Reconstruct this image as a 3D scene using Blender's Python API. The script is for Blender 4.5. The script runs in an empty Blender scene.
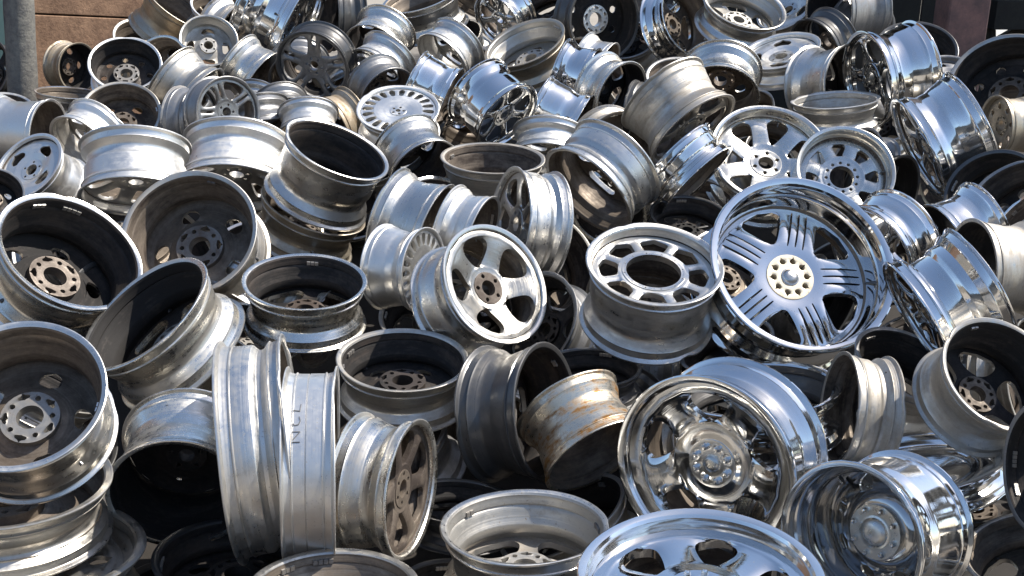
import bpy, bmesh, math, random
from mathutils import Vector, Matrix

# ------------------------------------------------------------------ camera
W_PX, H_PX, F_PX = 1024, 576, 1100.0
SCALE = 1.2
CAM_H, PITCH = 1.75 * SCALE, math.radians(-20.0)
sc = bpy.context.scene
C = sc.collection
cam_d = bpy.data.cameras.new('camera')
cam_d.sensor_width = 36.0
cam_d.lens = 36.0 * F_PX / W_PX
cam_d.clip_start, cam_d.clip_end = 0.05, 2000
cam = bpy.data.objects.new('camera', cam_d)
cam.location = (0, 0, CAM_H)
cam.rotation_euler = (math.pi / 2 + PITCH, 0, 0)
C.objects.link(cam)
sc.camera = cam

# ------------------------------------------------------------------ sky, sun, exposure
SUN_AZ, SUN_EL = math.radians(76), math.radians(52)     # azimuth clockwise from +y (view direction)
world = bpy.data.worlds.new('World')
sc.world = world
world.use_nodes = True
wn = world.node_tree
sky = wn.nodes.new('ShaderNodeTexSky')
sky.sky_type = 'NISHITA'
sky.sun_disc = False
sky.sun_elevation = SUN_EL
sky.sun_rotation = SUN_AZ
sky.air_density, sky.dust_density, sky.ozone_density = 1.0, 0.9, 1.0
wn.links.new(sky.outputs[0], wn.nodes['Background'].inputs[0])
wn.nodes['Background'].inputs[1].default_value = 0.13
sun_d = bpy.data.lights.new('sun', 'SUN')
sun_d.energy = 4.6
sun_d.angle = math.radians(0.55)
sun_d.color = (1.0, 0.95, 0.87)
sun = bpy.data.objects.new('sun', sun_d)
sd = Vector((math.sin(SUN_AZ) * math.cos(SUN_EL), math.cos(SUN_AZ) * math.cos(SUN_EL), math.sin(SUN_EL)))
sun.rotation_euler = (-sd).to_track_quat('-Z', 'Y').to_euler()
sun.location = sd * 20
C.objects.link(sun)
sc.view_settings.view_transform = 'Standard'
sc.view_settings.look = 'None'
sc.view_settings.gamma = 1.0
sc.view_settings.use_curve_mapping = False
sc.view_settings.exposure = 0.68
sc.cycles.use_denoising = True
sc.cycles.max_bounces = 10
sc.cycles.glossy_bounces = 8
sc.cycles.diffuse_bounces = 4
sc.cycles.sample_clamp_indirect = 6.0
sc.cycles.blur_glossy = 0.6
sc.cycles.filter_width = 1.5

# ------------------------------------------------------------------ pixel -> ray
CR = Vector((1, 0, 0))
CF = Vector((0, math.cos(PITCH), math.sin(PITCH)))
CU = Vector((0, -math.sin(PITCH), math.cos(PITCH)))
EYE = Vector((0, 0, CAM_H))

def ray(px, py):
    return (CF + CR * ((px - W_PX / 2) / F_PX) - CU * ((py - H_PX / 2) / F_PX)).normalized()

DEPTHS = [(-60, 6.6), (20, 6.0), (100, 5.0), (180, 4.15), (270, 3.4), (420, 2.85), (576, 2.5), (700, 2.35)]

def surf_depth(py):                       # distance from the eye to the face of the heap
    for (y0, d0), (y1, d1) in zip(DEPTHS, DEPTHS[1:]):
        if py <= y1:
            return SCALE * (d0 + (d1 - d0) * (py - y0) / (y1 - y0))
    return SCALE * DEPTHS[-1][1]

# ------------------------------------------------------------------ materials
def nt(name):
    m = bpy.data.materials.new(name)
    m.use_nodes = True
    t = m.node_tree
    return m, t, t.nodes['Principled BSDF']

def N(t, kind, **kw):
    n = t.nodes.new(kind)
    for k, v in kw.items():
        setattr(n, k, v)
    return n

def mathn(t, op, a, b=None):
    n = N(t, 'ShaderNodeMath', operation=op)
    for i, v in enumerate((a, b)):
        if v is None:
            continue
        if isinstance(v, (int, float)):
            n.inputs[i].default_value = v
        else:
            t.links.new(v, n.inputs[i])
    return n.outputs[0]

def ramp(t, src, lo, hi):
    n = N(t, 'ShaderNodeMapRange')
    t.links.new(src, n.inputs[0])
    n.inputs[1].default_value, n.inputs[2].default_value = lo, hi
    return n.outputs[0]

def mixc(t, fac, a, b):
    n = N(t, 'ShaderNodeMix', data_type='RGBA')
    t.links.new(fac, n.inputs[0])
    for i, v in ((6, a), (7, b)):
        if isinstance(v, tuple):
            n.inputs[i].default_value = (*v, 1)
        else:
            t.links.new(v, n.inputs[i])
    return n.outputs[2]

def lerp(t, fac, a, b):
    n = N(t, 'ShaderNodeMix', data_type='FLOAT')
    t.links.new(fac, n.inputs[0])
    for i, v in ((2, a), (3, b)):
        if isinstance(v, (int, float)):
            n.inputs[i].default_value = v
        else:
            t.links.new(v, n.inputs[i])
    return n.outputs[0]

def noise(t, vec, scale, w=None, detail=4, rough=0.55):
    n = N(t, 'ShaderNodeTexNoise')
    if w is not None:
        n.noise_dimensions = '4D'
        t.links.new(w, n.inputs['W'])
    t.links.new(vec, n.inputs['Vector'])
    n.inputs['Scale'].default_value = scale
    n.inputs['Detail'].default_value = detail
    n.inputs['Roughness'].default_value = rough
    return n.outputs[0]

def metal(name, base, rough, dirt, lo, hi, metallic=1.0, dirt_metal=0.2, dirt_rough=0.7, rings=0.25, wave=0.0, coat=0.0, aniso=0.0, dmax=1.0):
    """Worn wheel metal: lathe rings, smudges and dirt patches that follow the wheel's own coordinates."""
    m, t, p = nt(name)
    tc = N(t, 'ShaderNodeTexCoord')
    oi = N(t, 'ShaderNodeObjectInfo')
    off = mathn(t, 'MULTIPLY', oi.outputs['Random'], 57.0)
    vec = tc.outputs['Object']
    sx = N(t, 'ShaderNodeSeparateXYZ')
    t.links.new(vec, sx.inputs[0])
    rr = mathn(t, 'SQRT', mathn(t, 'ADD', mathn(t, 'MULTIPLY', sx.outputs[0], sx.outputs[0]), mathn(t, 'MULTIPLY', sx.outputs[1], sx.outputs[1])))
    cx = N(t, 'ShaderNodeCombineXYZ')
    t.links.new(rr, cx.inputs[0]); t.links.new(sx.outputs[2], cx.inputs[1])
    ringn = noise(t, cx.outputs[0], 42, off, 3, 0.6)
    mp = N(t, 'ShaderNodeMapping')
    t.links.new(vec, mp.inputs[0])
    mp.inputs['Scale'].default_value = (1, 1, 4)
    big = noise(t, mp.outputs[0], 1.5, off, 6, 0.62)
    fine = noise(t, vec, 11, off, 5, 0.7)
    mx = mathn(t, 'ADD', mathn(t, 'MULTIPLY', big, 0.62), mathn(t, 'MULTIPLY', fine, 0.26))
    mx = mathn(t, 'ADD', mx, mathn(t, 'MULTIPLY', ringn, 0.12))
    # per wheel more or less dirt
    mx = mathn(t, 'ADD', mx, mathn(t, 'MULTIPLY', mathn(t, 'SUBTRACT', oi.outputs['Random'], 0.5), 0.16))
    d = ramp(t, mx, lo, hi)
    pit = ramp(t, noise(t, vec, 38, off, 3, 0.6), 0.62, 0.70)
    d = mathn(t, 'MAXIMUM', d, mathn(t, 'MULTIPLY', pit, 0.8))
    if dmax < 1:
        d = mathn(t, 'MULTIPLY', d, dmax)
    if aniso:
        p.inputs['Anisotropic'].default_value = aniso
        tg = N(t, 'ShaderNodeTangent', direction_type='RADIAL', axis='Z')
        t.links.new(tg.outputs[0], p.inputs['Tangent'])
    hsv = N(t, 'ShaderNodeHueSaturation')
    hsv.inputs['Color'].default_value = (*base, 1)
    t.links.new(mathn(t, 'ADD', 0.86, mathn(t, 'MULTIPLY', oi.outputs['Random'], 0.2)), hsv.inputs['Value'])
    dv = mixc(t, fine, tuple(c * 0.55 for c in dirt), tuple(min(1, c * 1.45) for c in dirt))
    t.links.new(mixc(t, d, hsv.outputs[0], dv), p.inputs['Base Color'])
    t.links.new(lerp(t, d, metallic, dirt_metal), p.inputs['Metallic'])
    r0 = mathn(t, 'ADD', rough, mathn(t, 'MULTIPLY', mathn(t, 'SUBTRACT', fine, 0.45), rough * 1.3))
    r0 = mathn(t, 'ADD', r0, mathn(t, 'MULTIPLY', mathn(t, 'SUBTRACT', ringn, 0.5), rough * 0.8))
    t.links.new(lerp(t, d, r0, dirt_rough), p.inputs['Roughness'])
    b1 = N(t, 'ShaderNodeBump')
    b1.inputs['Strength'].default_value = rings
    b1.inputs['Distance'].default_value = 0.004
    hgt = mathn(t, 'ADD', ringn, mathn(t, 'MULTIPLY', fine, 0.35))
    if wave:
        hgt = mathn(t, 'ADD', hgt, mathn(t, 'MULTIPLY', big, wave))
    t.links.new(hgt, b1.inputs['Height'])
    t.links.new(b1.outputs[0], p.inputs['Normal'])
    if coat:
        p.inputs['Coat Weight'].default_value = coat
        p.inputs['Coat Roughness'].default_value = 0.12
    return m

M = {
    'chrome': metal('chrome', (0.80, 0.80, 0.79), 0.06, (0.34, 0.31, 0.26), 0.46, 0.80, dirt_metal=0.5, dirt_rough=0.4, rings=0.05, wave=1.0, dmax=0.32),
    'dark_reflection': metal('dark_reflection_chrome', (0.55, 0.55, 0.55), 0.07, (0.16, 0.14, 0.12), 0.46, 0.80, dirt_metal=0.5, dirt_rough=0.4, rings=0.05, wave=1.0, dmax=0.4),  # chrome with dark reflections painted into its base colour
    'polish': metal('polished_alloy', (0.72, 0.695, 0.64), 0.25, (0.27, 0.22, 0.155), 0.48, 0.80, dirt_metal=0.5, dirt_rough=0.5, rings=0.14, wave=0.5, aniso=0.6, dmax=0.7),
    'silver': metal('silver_lacquer', (0.66, 0.64, 0.60), 0.30, (0.17, 0.135, 0.10), 0.50, 0.76, metallic=0.97, rings=0.12, aniso=0.55, dmax=0.65, coat=0.1),
    'white':  metal('pale_silver_lacquer', (0.78, 0.76, 0.72), 0.36, (0.24, 0.195, 0.15), 0.52, 0.80, metallic=0.9, rings=0.10, aniso=0.4, dmax=0.6, coat=0.15),
    'dull':   metal('oxidised_alloy', (0.51, 0.485, 0.44), 0.33, (0.13, 0.095, 0.058), 0.44, 0.72, metallic=0.95, rings=0.22, aniso=0.5, dmax=0.8),
    'tan':    metal('grimy_alloy', (0.48, 0.43, 0.35), 0.36, (0.20, 0.135, 0.07), 0.42, 0.68, metallic=0.9, rings=0.22, aniso=0.4),
    'gold':   metal('rust_stained_alloy', (0.68, 0.62, 0.51), 0.30, (0.24, 0.115, 0.028), 0.45, 0.55, metallic=0.95, dirt_metal=0.5, dirt_rough=0.5, rings=0.2, aniso=0.4),
    'grey':   metal('grey_lacquer', (0.30, 0.295, 0.29), 0.36, (0.10, 0.085, 0.07), 0.5, 0.8, metallic=0.8, rings=0.1, aniso=0.4),
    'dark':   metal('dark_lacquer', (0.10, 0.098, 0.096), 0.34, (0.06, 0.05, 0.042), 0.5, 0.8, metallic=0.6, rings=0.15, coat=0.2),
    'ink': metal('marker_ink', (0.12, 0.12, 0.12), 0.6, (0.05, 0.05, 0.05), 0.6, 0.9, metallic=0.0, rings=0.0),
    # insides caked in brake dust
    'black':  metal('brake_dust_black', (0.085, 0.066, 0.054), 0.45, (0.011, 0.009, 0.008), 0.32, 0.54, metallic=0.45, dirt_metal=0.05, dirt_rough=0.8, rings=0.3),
    'brown':  metal('brake_dust_brown', (0.27, 0.22, 0.17), 0.42, (0.040, 0.028, 0.021), 0.36, 0.62, metallic=0.6, dirt_metal=0.1, dirt_rough=0.8, rings=0.3),
    'light':  metal('dusty_inner_alloy', (0.50, 0.48, 0.44), 0.42, (0.20, 0.155, 0.11), 0.48, 0.76, metallic=0.75, rings=0.2),
    'cream': metal('cream_hub_casting', (0.58, 0.52, 0.41), 0.5, (0.20, 0.15, 0.10), 0.5, 0.75, metallic=0.4, rings=0.15),
    'hubgrey': metal('bare_hub_metal', (0.36, 0.345, 0.32), 0.42, (0.09, 0.065, 0.048), 0.40, 0.68, metallic=0.7, rings=0.2),
    'hubtan': metal('rusty_hub_metal', (0.21, 0.175, 0.145), 0.5, (0.06, 0.042, 0.03), 0.38, 0.62, metallic=0.5, rings=0.2),
}

# ------------------------------------------------------------------ wheel meshes (radius 1, face at z=0 looking +z, barrel to z=-w)
SEG = 72

def new_mesh(name, verts, faces, mats=None, slots=None, sharp=42):
    me = bpy.data.meshes.new(name)
    me.from_pydata(verts, [], faces)
    if slots:
        me.polygons.foreach_set('material_index', slots)
    me.polygons.foreach_set('use_smooth', [True] * len(me.polygons))
    me.set_sharp_from_angle(angle=math.radians(sharp))
    me.update()
    return me

def barrel_profile(w, kind):
    k = min(1.0, w / 0.8)
    e = [(0.985, 0.0), (0.997, 0.006), (1.0, 0.014), (0.998, 0.030), (0.985, 0.040), (0.962, 0.048), (0.945, 0.062), (0.938, 0.09), (0.928, 0.155), (0.943, 0.168), (0.943, 0.178), (0.930, 0.192)]
    front = [(r, -z * k) for r, z in e]
    back = [(r, -w + z * k) for r, z in reversed(e)]
    z0, z1 = -0.2 * k, -w + 0.2 * k
    L = z0 - z1
    if kind == 'std':
        mid = [(0.915, .04), (0.865, .17), (0.848, .22), (0.842, .26), (0.842, .50), (0.848, .54), (0.865, .60), (0.905, .86), (0.918, .95)]
    elif kind == 'deep':
        mid = [(0.912, .03), (0.862, .13), (0.848, .17), (0.846, .30), (0.856, .35), (0.885, .42), (0.893, .46), (0.902, .75), (0.915, .96)]
    elif kind == 'rev':
        mid = [(0.918, .04), (0.905, .12), (0.892, .52), (0.885, .56), (0.856, .64), (0.846, .69), (0.846, .82), (0.860, .87), (0.912, .97)]
    elif kind == 'flat':
        mid = [(0.930, .03), (0.928, .40), (0.918, .42), (0.918, .44), (0.930, .46), (0.930, .97)]
    elif kind == 'wide':
        mid = [(0.930, .04), (0.928, .10), (0.926, .50), (0.920, .55), (0.885, .66), (0.872, .72), (0.872, .84), (0.895, .93), (0.915, .97)]
    else:   # step
        mid = [(0.915, .04), (0.87, .08), (0.80, .12), (0.785, .15), (0.780, .55), (0.79, .58), (0.83, .66), (0.84, .70), (0.85, .88), (0.905, .97)]
    out = front + [(r, z0 - f * L) for r, f in mid] + back
    inn = []
    for r, z in out:
        if z > -0.06 * k or z < -w + 0.06 * k:
            continue
        inn.append((r - 0.036, z))
    inn = [(0.955, -0.004), (0.925, -0.018 * k), (0.908, -0.045 * k)] + inn + [(0.908, -w + 0.045 * k), (0.925, -w + 0.018 * k), (0.955, -w + 0.004)]
    return out, inn

CACHE = {}

def barrel_mesh(w, kind, dish, seed=0):
    key = ('b', round(w, 2), kind, round(dish, 2), seed)
    if key in CACHE:
        return CACHE[key]
    rnd = random.Random(seed * 31 + 7)
    out, inn = barrel_profile(w, kind)
    prof = out + inn[::-1]
    nout = len(out)
    n = len(prof)
    ph = [rnd.uniform(0, 6.28) for _ in range(4)]
    dents = [(rnd.uniform(0, 6.28), rnd.uniform(.05, .18), rnd.uniform(.012, .042), rnd.random() < .5) for _ in range(1 + seed % 4)]
    verts, faces, slots = [], [], []
    for j in range(SEG):
        a = 2 * math.pi * j / SEG
        c, s = math.cos(a), math.sin(a)
        for r, z in prof:
            # bent and knocked flanges: only the outermost edge is a few millimetres off round
            edge = max(0.0, (r - 0.93) / 0.07)
            q = 1 + edge * (0.005 * math.sin(2 * a + ph[0]) + 0.003 * math.sin(5 * a + ph[1]))
            zz = z + edge * 0.007 * math.sin(3 * a + ph[2])
            for da, dw, dm, fr in dents:
                if (z > -w / 2) == fr:
                    u = abs((a - da + math.pi) % (2 * math.pi) - math.pi) / dw
                    g = math.exp(-u * u) * edge
                    q -= dm * g
                    zz += dm * 0.8 * g * (-1 if fr else 1)
            verts.append((r * c * q, r * s * q, zz))
    for j in range(SEG):
        j2 = (j + 1) % SEG
        for i in range(n):
            i2 = (i + 1) % n
            faces.append((j * n + i, j * n + i2, j2 * n + i2, j2 * n + i))
            zm = (prof[i][1] + prof[i2][1]) / 2
            inner = i >= nout - 1 and i < n - 1
            slots.append(1 if inner and zm < -dish and zm > -w + 0.03 else 0)
    me = new_mesh('barrel', verts, faces, slots=slots, sharp=27)
    CACHE[key] = me
    return me

def disc_mesh(name, wins, r_in, r_out, zf, thick, crown=0.02, cols=7, rings=22):
    """A disc pierced by windows. wins: sorted [(theta, r1, r2, halfwidth(r))]."""
    K = len(wins)
    radii = {round(r_in + (r_out - r_in) * i / rings, 5) for i in range(rings + 1)}
    for (_, r1, r2, *_f) in wins:
        for i in range(11):
            radii.add(round(r1 + (r2 - r1) * (1 - math.cos(math.pi * i / 10)) / 2, 5))
    radii = sorted(r for r in radii if r_in - 1e-6 <= r <= r_out + 1e-6)
    rr = [radii[0]]
    for r in radii[1:]:
        if r - rr[-1] > 0.008 or r in (radii[-1],):
            rr.append(r)
    wins = [tuple(q) + ((lambda r: 0.0),) if len(q) == 4 else q for q in wins]
    def hw(k, r):
        th, r1, r2, f, sh = wins[k % K]
        if r <= r1 or r >= r2:
            return 0.0
        return max(0.0, f(r))
    verts, faces, idx = [], [], {}
    ncol = cols
    def vid(th, r, z):
        key = (round(math.cos(th) * r, 5), round(math.sin(th) * r, 5))
        if key not in idx:
            idx[key] = len(verts)
            verts.append((math.cos(th) * r, math.sin(th) * r, z))
        return idx[key]
    ts = [-1 + 2 * i / (ncol - 1) for i in range(ncol)]
    ts = [math.copysign(abs(x) ** 0.6, x) if x else 0 for x in ts]
    for k in range(K):
        t0 = wins[k][0]
        t1 = wins[(k + 1) % K][0] + (2 * math.pi if k == K - 1 else 0)
        rows = []
        for r in rr:
            w0, w1 = hw(k, r), hw(k + 1, r)
            a, b = t0 + wins[k][4](r) + w0, t1 + wins[(k + 1) % K][4](r) - w1
            if b - a < 0.012:
                mid = (a + b) / 2
                a, b = mid - 0.006, mid + 0.006
            open_ = min(1.0, (w0 + w1) / 2 * r / 0.05)
            row = []
            for x in ts:
                th = (a + b) / 2 + (b - a) / 2 * x
                row.append(vid(th, r, zf(r) - crown * open_ * abs(x) ** 3))
            rows.append(row)
        for j in range(len(rr) - 1):
            for i in range(ncol - 1):
                q = (rows[j][i], rows[j + 1][i], rows[j + 1][i + 1], rows[j][i + 1])
                q2 = []
                for v in q:
                    if v not in q2:
                        q2.append(v)
                if len(q2) >= 3:
                    faces.append(tuple(q2))
    nf = len(verts)
    edges = {}
    for f in faces:
        for a, b in zip(f, f[1:] + f[:1]):
            edges[(a, b)] = edges.get((a, b), 0) + 1
    verts = verts + [(x, y, z - thick(math.hypot(x, y))) for x, y, z in verts]
    slots = [0] * len(faces)
    back = [tuple(v + nf for v in reversed(f)) for f in faces]
    side = [(b, a, a + nf, b + nf) for (a, b) in edges if (b, a) not in edges]
    slots += [1] * len(back) + [0] * len(side)
    return new_mesh(name, verts, faces + back + side, slots=slots, sharp=38)

def wedge(Nw, spoke_hw, r1, r2, p=3.0, phase=0.0, every=None):
    rm, rh = (r1 + r2) / 2, (r2 - r1) / 2
    def f(r):
        u = min(1.0, abs(r - rm) / rh)
        return max(0.0, math.pi / Nw - spoke_hw / r) * (max(0.0, 1 - u ** p)) ** (1 / p)
    return [(phase + 2 * math.pi * i / Nw, r1, r2, f) for i in range(Nw)]

def holes(Nw, rho, rb, phase=0.0, stretch=1.0):
    def f(r):
        return stretch * math.sqrt(max(0.0, rho * rho - (r - rb) ** 2)) / r
    return [(phase + 2 * math.pi * i / Nw, rb - rho, rb + rho, f) for i in range(Nw)]

def parallel_slots(base, offs, hwid, r1, r2):
    """straight grooves that run parallel along each spoke"""
    Nw = len(base)
    out = list(base)
    rn = 0.6
    for i in range(Nw):
        for o in offs:
            mid = base[i][0] + math.pi / Nw
            out.append((mid + math.asin(o / rn), r1, r2, (lambda r: hwid / r * (1 - min(1, abs(r - (r1 + r2) / 2) / ((r2 - r1) / 2)) ** 4) ** .25),
                        (lambda r, o=o: math.asin(max(-1, min(1, o / max(r, 0.2)))) - math.asin(o / rn))))
    return sorted(out, key=lambda x: x[0])

def slots_between(base, per, hwid, r1, r2):
    """thin grooves cut in the spokes between the windows of base"""
    Nw = len(base)
    out = list(base)
    for i in range(Nw):
        for q in range(per):
            th = base[i][0] + 2 * math.pi / Nw * (0.5 + (q - (per - 1) / 2) * 0.13)
            out.append((th, r1, r2, (lambda r: hwid / r * (1 - min(1, abs(r - (r1 + r2) / 2) / ((r2 - r1) / 2)) ** 4) ** .25)))
    return sorted(out, key=lambda x: x[0])

# face kinds: windows, bore, outer radius, depth at rim, depth at hub, bolts, hub radius, barrel kind, columns
def fk(wins, ro, zo, zh, bolts=5, hub=0.27, bore=0.13, barrel='std', cols=7, thick=0.07, bulge=0.0, crown=0.025, r_in=None):
    return dict(wins=wins, ro=ro, zo=zo, zh=zh, bolts=bolts, hub=hub, bore=bore, barrel=barrel, cols=cols, thick=thick, bulge=bulge, crown=crown, r_in=r_in)

FACES = {
    'spoke5':  fk(wedge(5, 0.115, 0.38, 0.84, 3), 0.905, 0.10, 0.13, 5, hub=0.32, bore=0.14, bulge=0.04),
    'fan5':    fk(wedge(5, 0.15, 0.36, 0.82, 2.4), 0.905, 0.05, 0.24, 5, bulge=0.02, thick=0.09),
    'spoke7':  fk(wedge(7, 0.135, 0.38, 0.84, 3.0), 0.885, 0.20, 0.32, 6, bulge=0.04, thick=0.06, barrel='rev'),
    'spoke6':  fk(wedge(6, 0.10, 0.34, 0.83, 3), 0.905, 0.12, 0.16, 6, bulge=0.03),
    'ten':     fk(wedge(8, 0.13, 0.47, 0.74, 4), 0.875, 0.34, 0.36, 12, barrel='rev', hub=0.38, bore=0.25, cols=5, bulge=0.02),
    'multi':   fk(wedge(20, 0.045, 0.58, 0.86, 3), 0.905, 0.06, 0.08, 5, cols=3, bulge=0.03, hub=0.2, bore=0.06, crown=0.012),
    'mod':     fk(wedge(8, 0.07, 0.52, 0.78, 5), 0.885, 0.17, 0.17, 0, hub=0.46, bore=0.40, barrel='rev', cols=5),
    'triple':  fk(parallel_slots(wedge(5, 0.205, 0.40, 0.80, 3.5), (-0.085, 0.0, 0.085), 0.011, 0.36, 0.80), 0.875, 0.44, 0.40, 10, barrel='rev', hub=0.26, bore=0.10, cols=5, bulge=0.03, crown=0.008),
    'twin5':   fk(slots_between(wedge(5, 0.14, 0.36, 0.84, 3.4), 1, 0.030, 0.42, 0.82), 0.905, 0.08, 0.14, 5, cols=5, bulge=0.03),
    'y5':      fk(slots_between(wedge(5, 0.16, 0.34, 0.86, 2.6), 1, 0.065, 0.55, 0.86), 0.905, 0.11, 0.16, 6, cols=5, bulge=0.03),
    'dish5':   fk(wedge(5, 0.19, 0.44, 0.78, 2.4), 0.90, 0.10, 0.24, 8, hub=0.26, bore=0.10, cols=7, bulge=-0.05, thick=0.08, barrel='rev'),
    'dish6':   fk(wedge(6, 0.16, 0.40, 0.78, 2.6), 0.895, 0.15, 0.16, 8, hub=0.27, bore=0.10, cols=7, bulge=-0.02, thick=0.08, barrel='rev'),
    'steel8':  fk(holes(8, 0.085, 0.62), 0.885, 0.20, 0.22, 5, hub=0.35, bore=0.17, bulge=0.06, thick=0.035, cols=5),
    'steel4':  fk(holes(4, 0.12, 0.60, stretch=1.9), 0.885, 0.12, 0.18, 5, hub=0.30, bore=0.16, bulge=0.07, thick=0.035, cols=7),
    'steel5':  fk(holes(5, 0.11, 0.60, stretch=1.3), 0.885, 0.16, 0.22, 5, hub=0.35, bore=0.16, bulge=0.05, thick=0.04, cols=7),
    'plain':   fk(holes(4, 0.035, 0.62), 0.885, 0.14, 0.20, 5, hub=0.30, bore=0.12, bulge=0.04, thick=0.04, cols=7),
    'truck':   fk(holes(8, 0.10, 0.64, stretch=1.1), 0.86, 0.30, 0.55, 8, hub=0.36, bore=0.22, bulge=0.0, thick=0.04, cols=5, barrel='rev'),
}

def face_parts(kind):
    key = ('f', kind)
    if key in CACHE:
        return CACHE[key]
    d = FACES[kind]
    hub_r = d['hub']
    r_in = hub_r - 0.03
    def zf(r):
        u = min(1, max(0, (r - hub_r) / (d['ro'] - hub_r)))
        v = u * u * (3 - 2 * u)
        return -(d['zh'] + (d['zo'] - d['zh']) * v) + d['bulge'] * math.sin(math.pi * u)
    fm = disc_mesh('wheel_face', d['wins'], r_in, d['ro'], zf, lambda r: d['thick'] * (1.35 - 0.35 * r), d['crown'], d['cols'])
    nb = d['bolts']
    bc = (hub_r + d['bore']) / 2 + 0.005
    if nb:
        br = min(0.034, (hub_r - d['bore']) * 0.3)
        hw_ = holes(nb, br, bc)
        if hub_r > 0.3 and nb == 5:      # cast pockets between the bolt pads
            hw_ = sorted(hw_ + holes(nb, 0.034, hub_r - 0.06, phase=math.pi / nb, stretch=2.3), key=lambda q: q[0])
    else:
        hw_ = holes(12, 0.012, (hub_r + d['bore']) / 2)
    zh = -d['zh']
    hm = disc_mesh('hub', hw_, d['bore'], hub_r, lambda r: zh + 0.012, lambda r: 0.16 if nb else 0.10, 0.006, 5, 8)
    CACHE[key] = (fm, hm, bc, zh)
    return CACHE[key]

def lathe_mesh(name, prof, seg=16):
    verts, faces = [], []
    n = len(prof)
    for j in range(seg):
        a = 2 * math.pi * j / seg
        for r, z in prof:
            verts.append((r * math.cos(a), r * math.sin(a), z))
    for j in range(seg):
        for i in range(n - 1):
            faces.append((j * n + i, ((j + 1) % seg) * n + i, ((j + 1) % seg) * n + i + 1, j * n + i + 1))
    return new_mesh(name, verts, faces, sharp=35)

def nut_mesh():
    if 'nut' not in CACHE:
        CACHE['nut'] = lathe_mesh('lug_nut', [(0.0, 0.055), (0.016, 0.052), (0.026, 0.04), (0.028, 0.0), (0.036, -0.005), (0.036, -0.015), (0.0, -0.015)], 6)
    return CACHE['nut']

def cap_mesh():
    if 'cap' not in CACHE:
        CACHE['cap'] = lathe_mesh('centre_cap', [(0.0, 0.045), (0.05, 0.042), (0.085, 0.03), (0.10, 0.012), (0.115, 0.008), (0.12, -0.02), (0.0, -0.03)], 28)
    return CACHE['cap']

def valve_mesh():
    if 'valve' not in CACHE:
        CACHE['valve'] = lathe_mesh('valve_stem', [(0.0, 0.10), (0.014, 0.098), (0.016, 0.05), (0.020, 0.045), (0.026, 0.01), (0.026, -0.03), (0.0, -0.03)], 10)
    return CACHE['valve']

def part(name, me, parent, mats, mtx=None, label=None):
    o = bpy.data.objects.new(name, me)
    C.objects.link(o)
    o.parent = parent
    if mtx is not None:
        o.matrix_local = mtx
    if len(me.materials) == 0:
        for m in mats:
            me.materials.append(m)
    for i, m in enumerate(mats):
        o.material_slots[i].link = 'OBJECT'
        o.material_slots[i].material = m
    if label:
        o['label'] = label
    return o

def weight_mesh(w, n):
    # strip of stick-on balance weights on the inner wall just inside the back flange
    key = ('wt', round(w, 2), n)
    if key in CACHE:
        return CACHE[key]
    k = min(1.0, w / 0.8)
    zc = -w + 0.14 * k
    vs, fs = [], []
    for i in range(n + 2):
        a0, a1 = i * 0.075, i * 0.075 + 0.062
        b = len(vs)
        for r in (0.905, 0.872):
            for a, z in ((a0, zc - .03), (a1, zc - .03), (a1, zc + .03), (a0, zc + .03)):
                vs.append((r * math.cos(a), r * math.sin(a), z))
        for f in ((4, 5, 6, 7), (0, 4, 7, 3), (1, 2, 6, 5), (0, 1, 5, 4), (3, 7, 6, 2)):
            fs.append(tuple(b + j for j in f))
    CACHE[key] = new_mesh('balance_weight', vs, fs)
    return CACHE[key]

def writing_mesh(w):
    # hand strokes J N C L running round the barrel; u = round the barrel (down the picture), v = along the axle
    glyphs = [[(0, .0), (.0, .8), (.1, 1)], [(.0, 0), (.0, 1)], [(.0, 1), (.55, 0)], [(.55, 0), (.55, 1)],
              [(1.05, .95), (.9, .6), (.95, .2), (1.15, 0), (1.4, .15)], [(1.8, .9), (1.75, .1), (2.2, .0)]]
    R = 0.937
    vs, fs = [], []
    def pt(u, v):
        a = (u - 1.1) * 0.20
        return a, -w + 0.33 + v * 0.085 - 0.30 * 0
    def bar(p, q):
        h = 0.004
        (a0, z0), (a1, z1) = pt(*p), pt(*q)
        dx, dz = (a1 - a0), (z1 - z0)
        l = math.hypot(dx, dz) or 1
        nx, nz = -dz / l * h, dx / l * h
        b = len(vs)
        for rr in (R - 0.012, R):
            for a, z in ((a0 + nx, z0 + nz), (a0 - nx, z0 - nz), (a1 - nx, z1 - nz), (a1 + nx, z1 + nz)):
                vs.append((rr * math.cos(a), rr * math.sin(a), z))
        for f in ((4, 5, 6, 7), (0, 1, 5, 4), (1, 2, 6, 5), (2, 3, 7, 6), (3, 0, 4, 7)):
            fs.append(tuple(b + i for i in f))
    for g in glyphs:
        for p, q in zip(g, g[1:]):
            bar(p, q)
    return new_mesh('marker_writing', vs, fs)

def writing_angle(root):
    # side of the barrel that is turned to the yard, a little above the middle
    m = root.matrix_world.inverted()
    v = (m.to_3x3() @ ((EYE - root.matrix_world.translation).normalized() + Vector((0, 0, 0.75)))).normalized()
    return math.atan2(v.y, v.x)

INNER_HUB = {'black': ('hubtan', 'brown', 'black', 'hubgrey'), 'brown': ('hubgrey', 'brown', 'hubtan', 'brown'), 'light': ('light',) * 4}
GROUP = 'scrap wheel rims in the heap'

def basis_for(px, py, ratio, phi):
    """normal of the visible opening (towards the eye) for an ellipse with this aspect whose body runs off in image direction phi"""
    v = ray(px, py)
    r = v.cross(CU).normalized()
    u = r.cross(v).normalized()
    e = r * math.cos(phi) - u * math.sin(phi)
    s = math.sqrt(max(0.0, 1 - ratio * ratio))
    return v, (-v * ratio - e * s).normalized()

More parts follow.
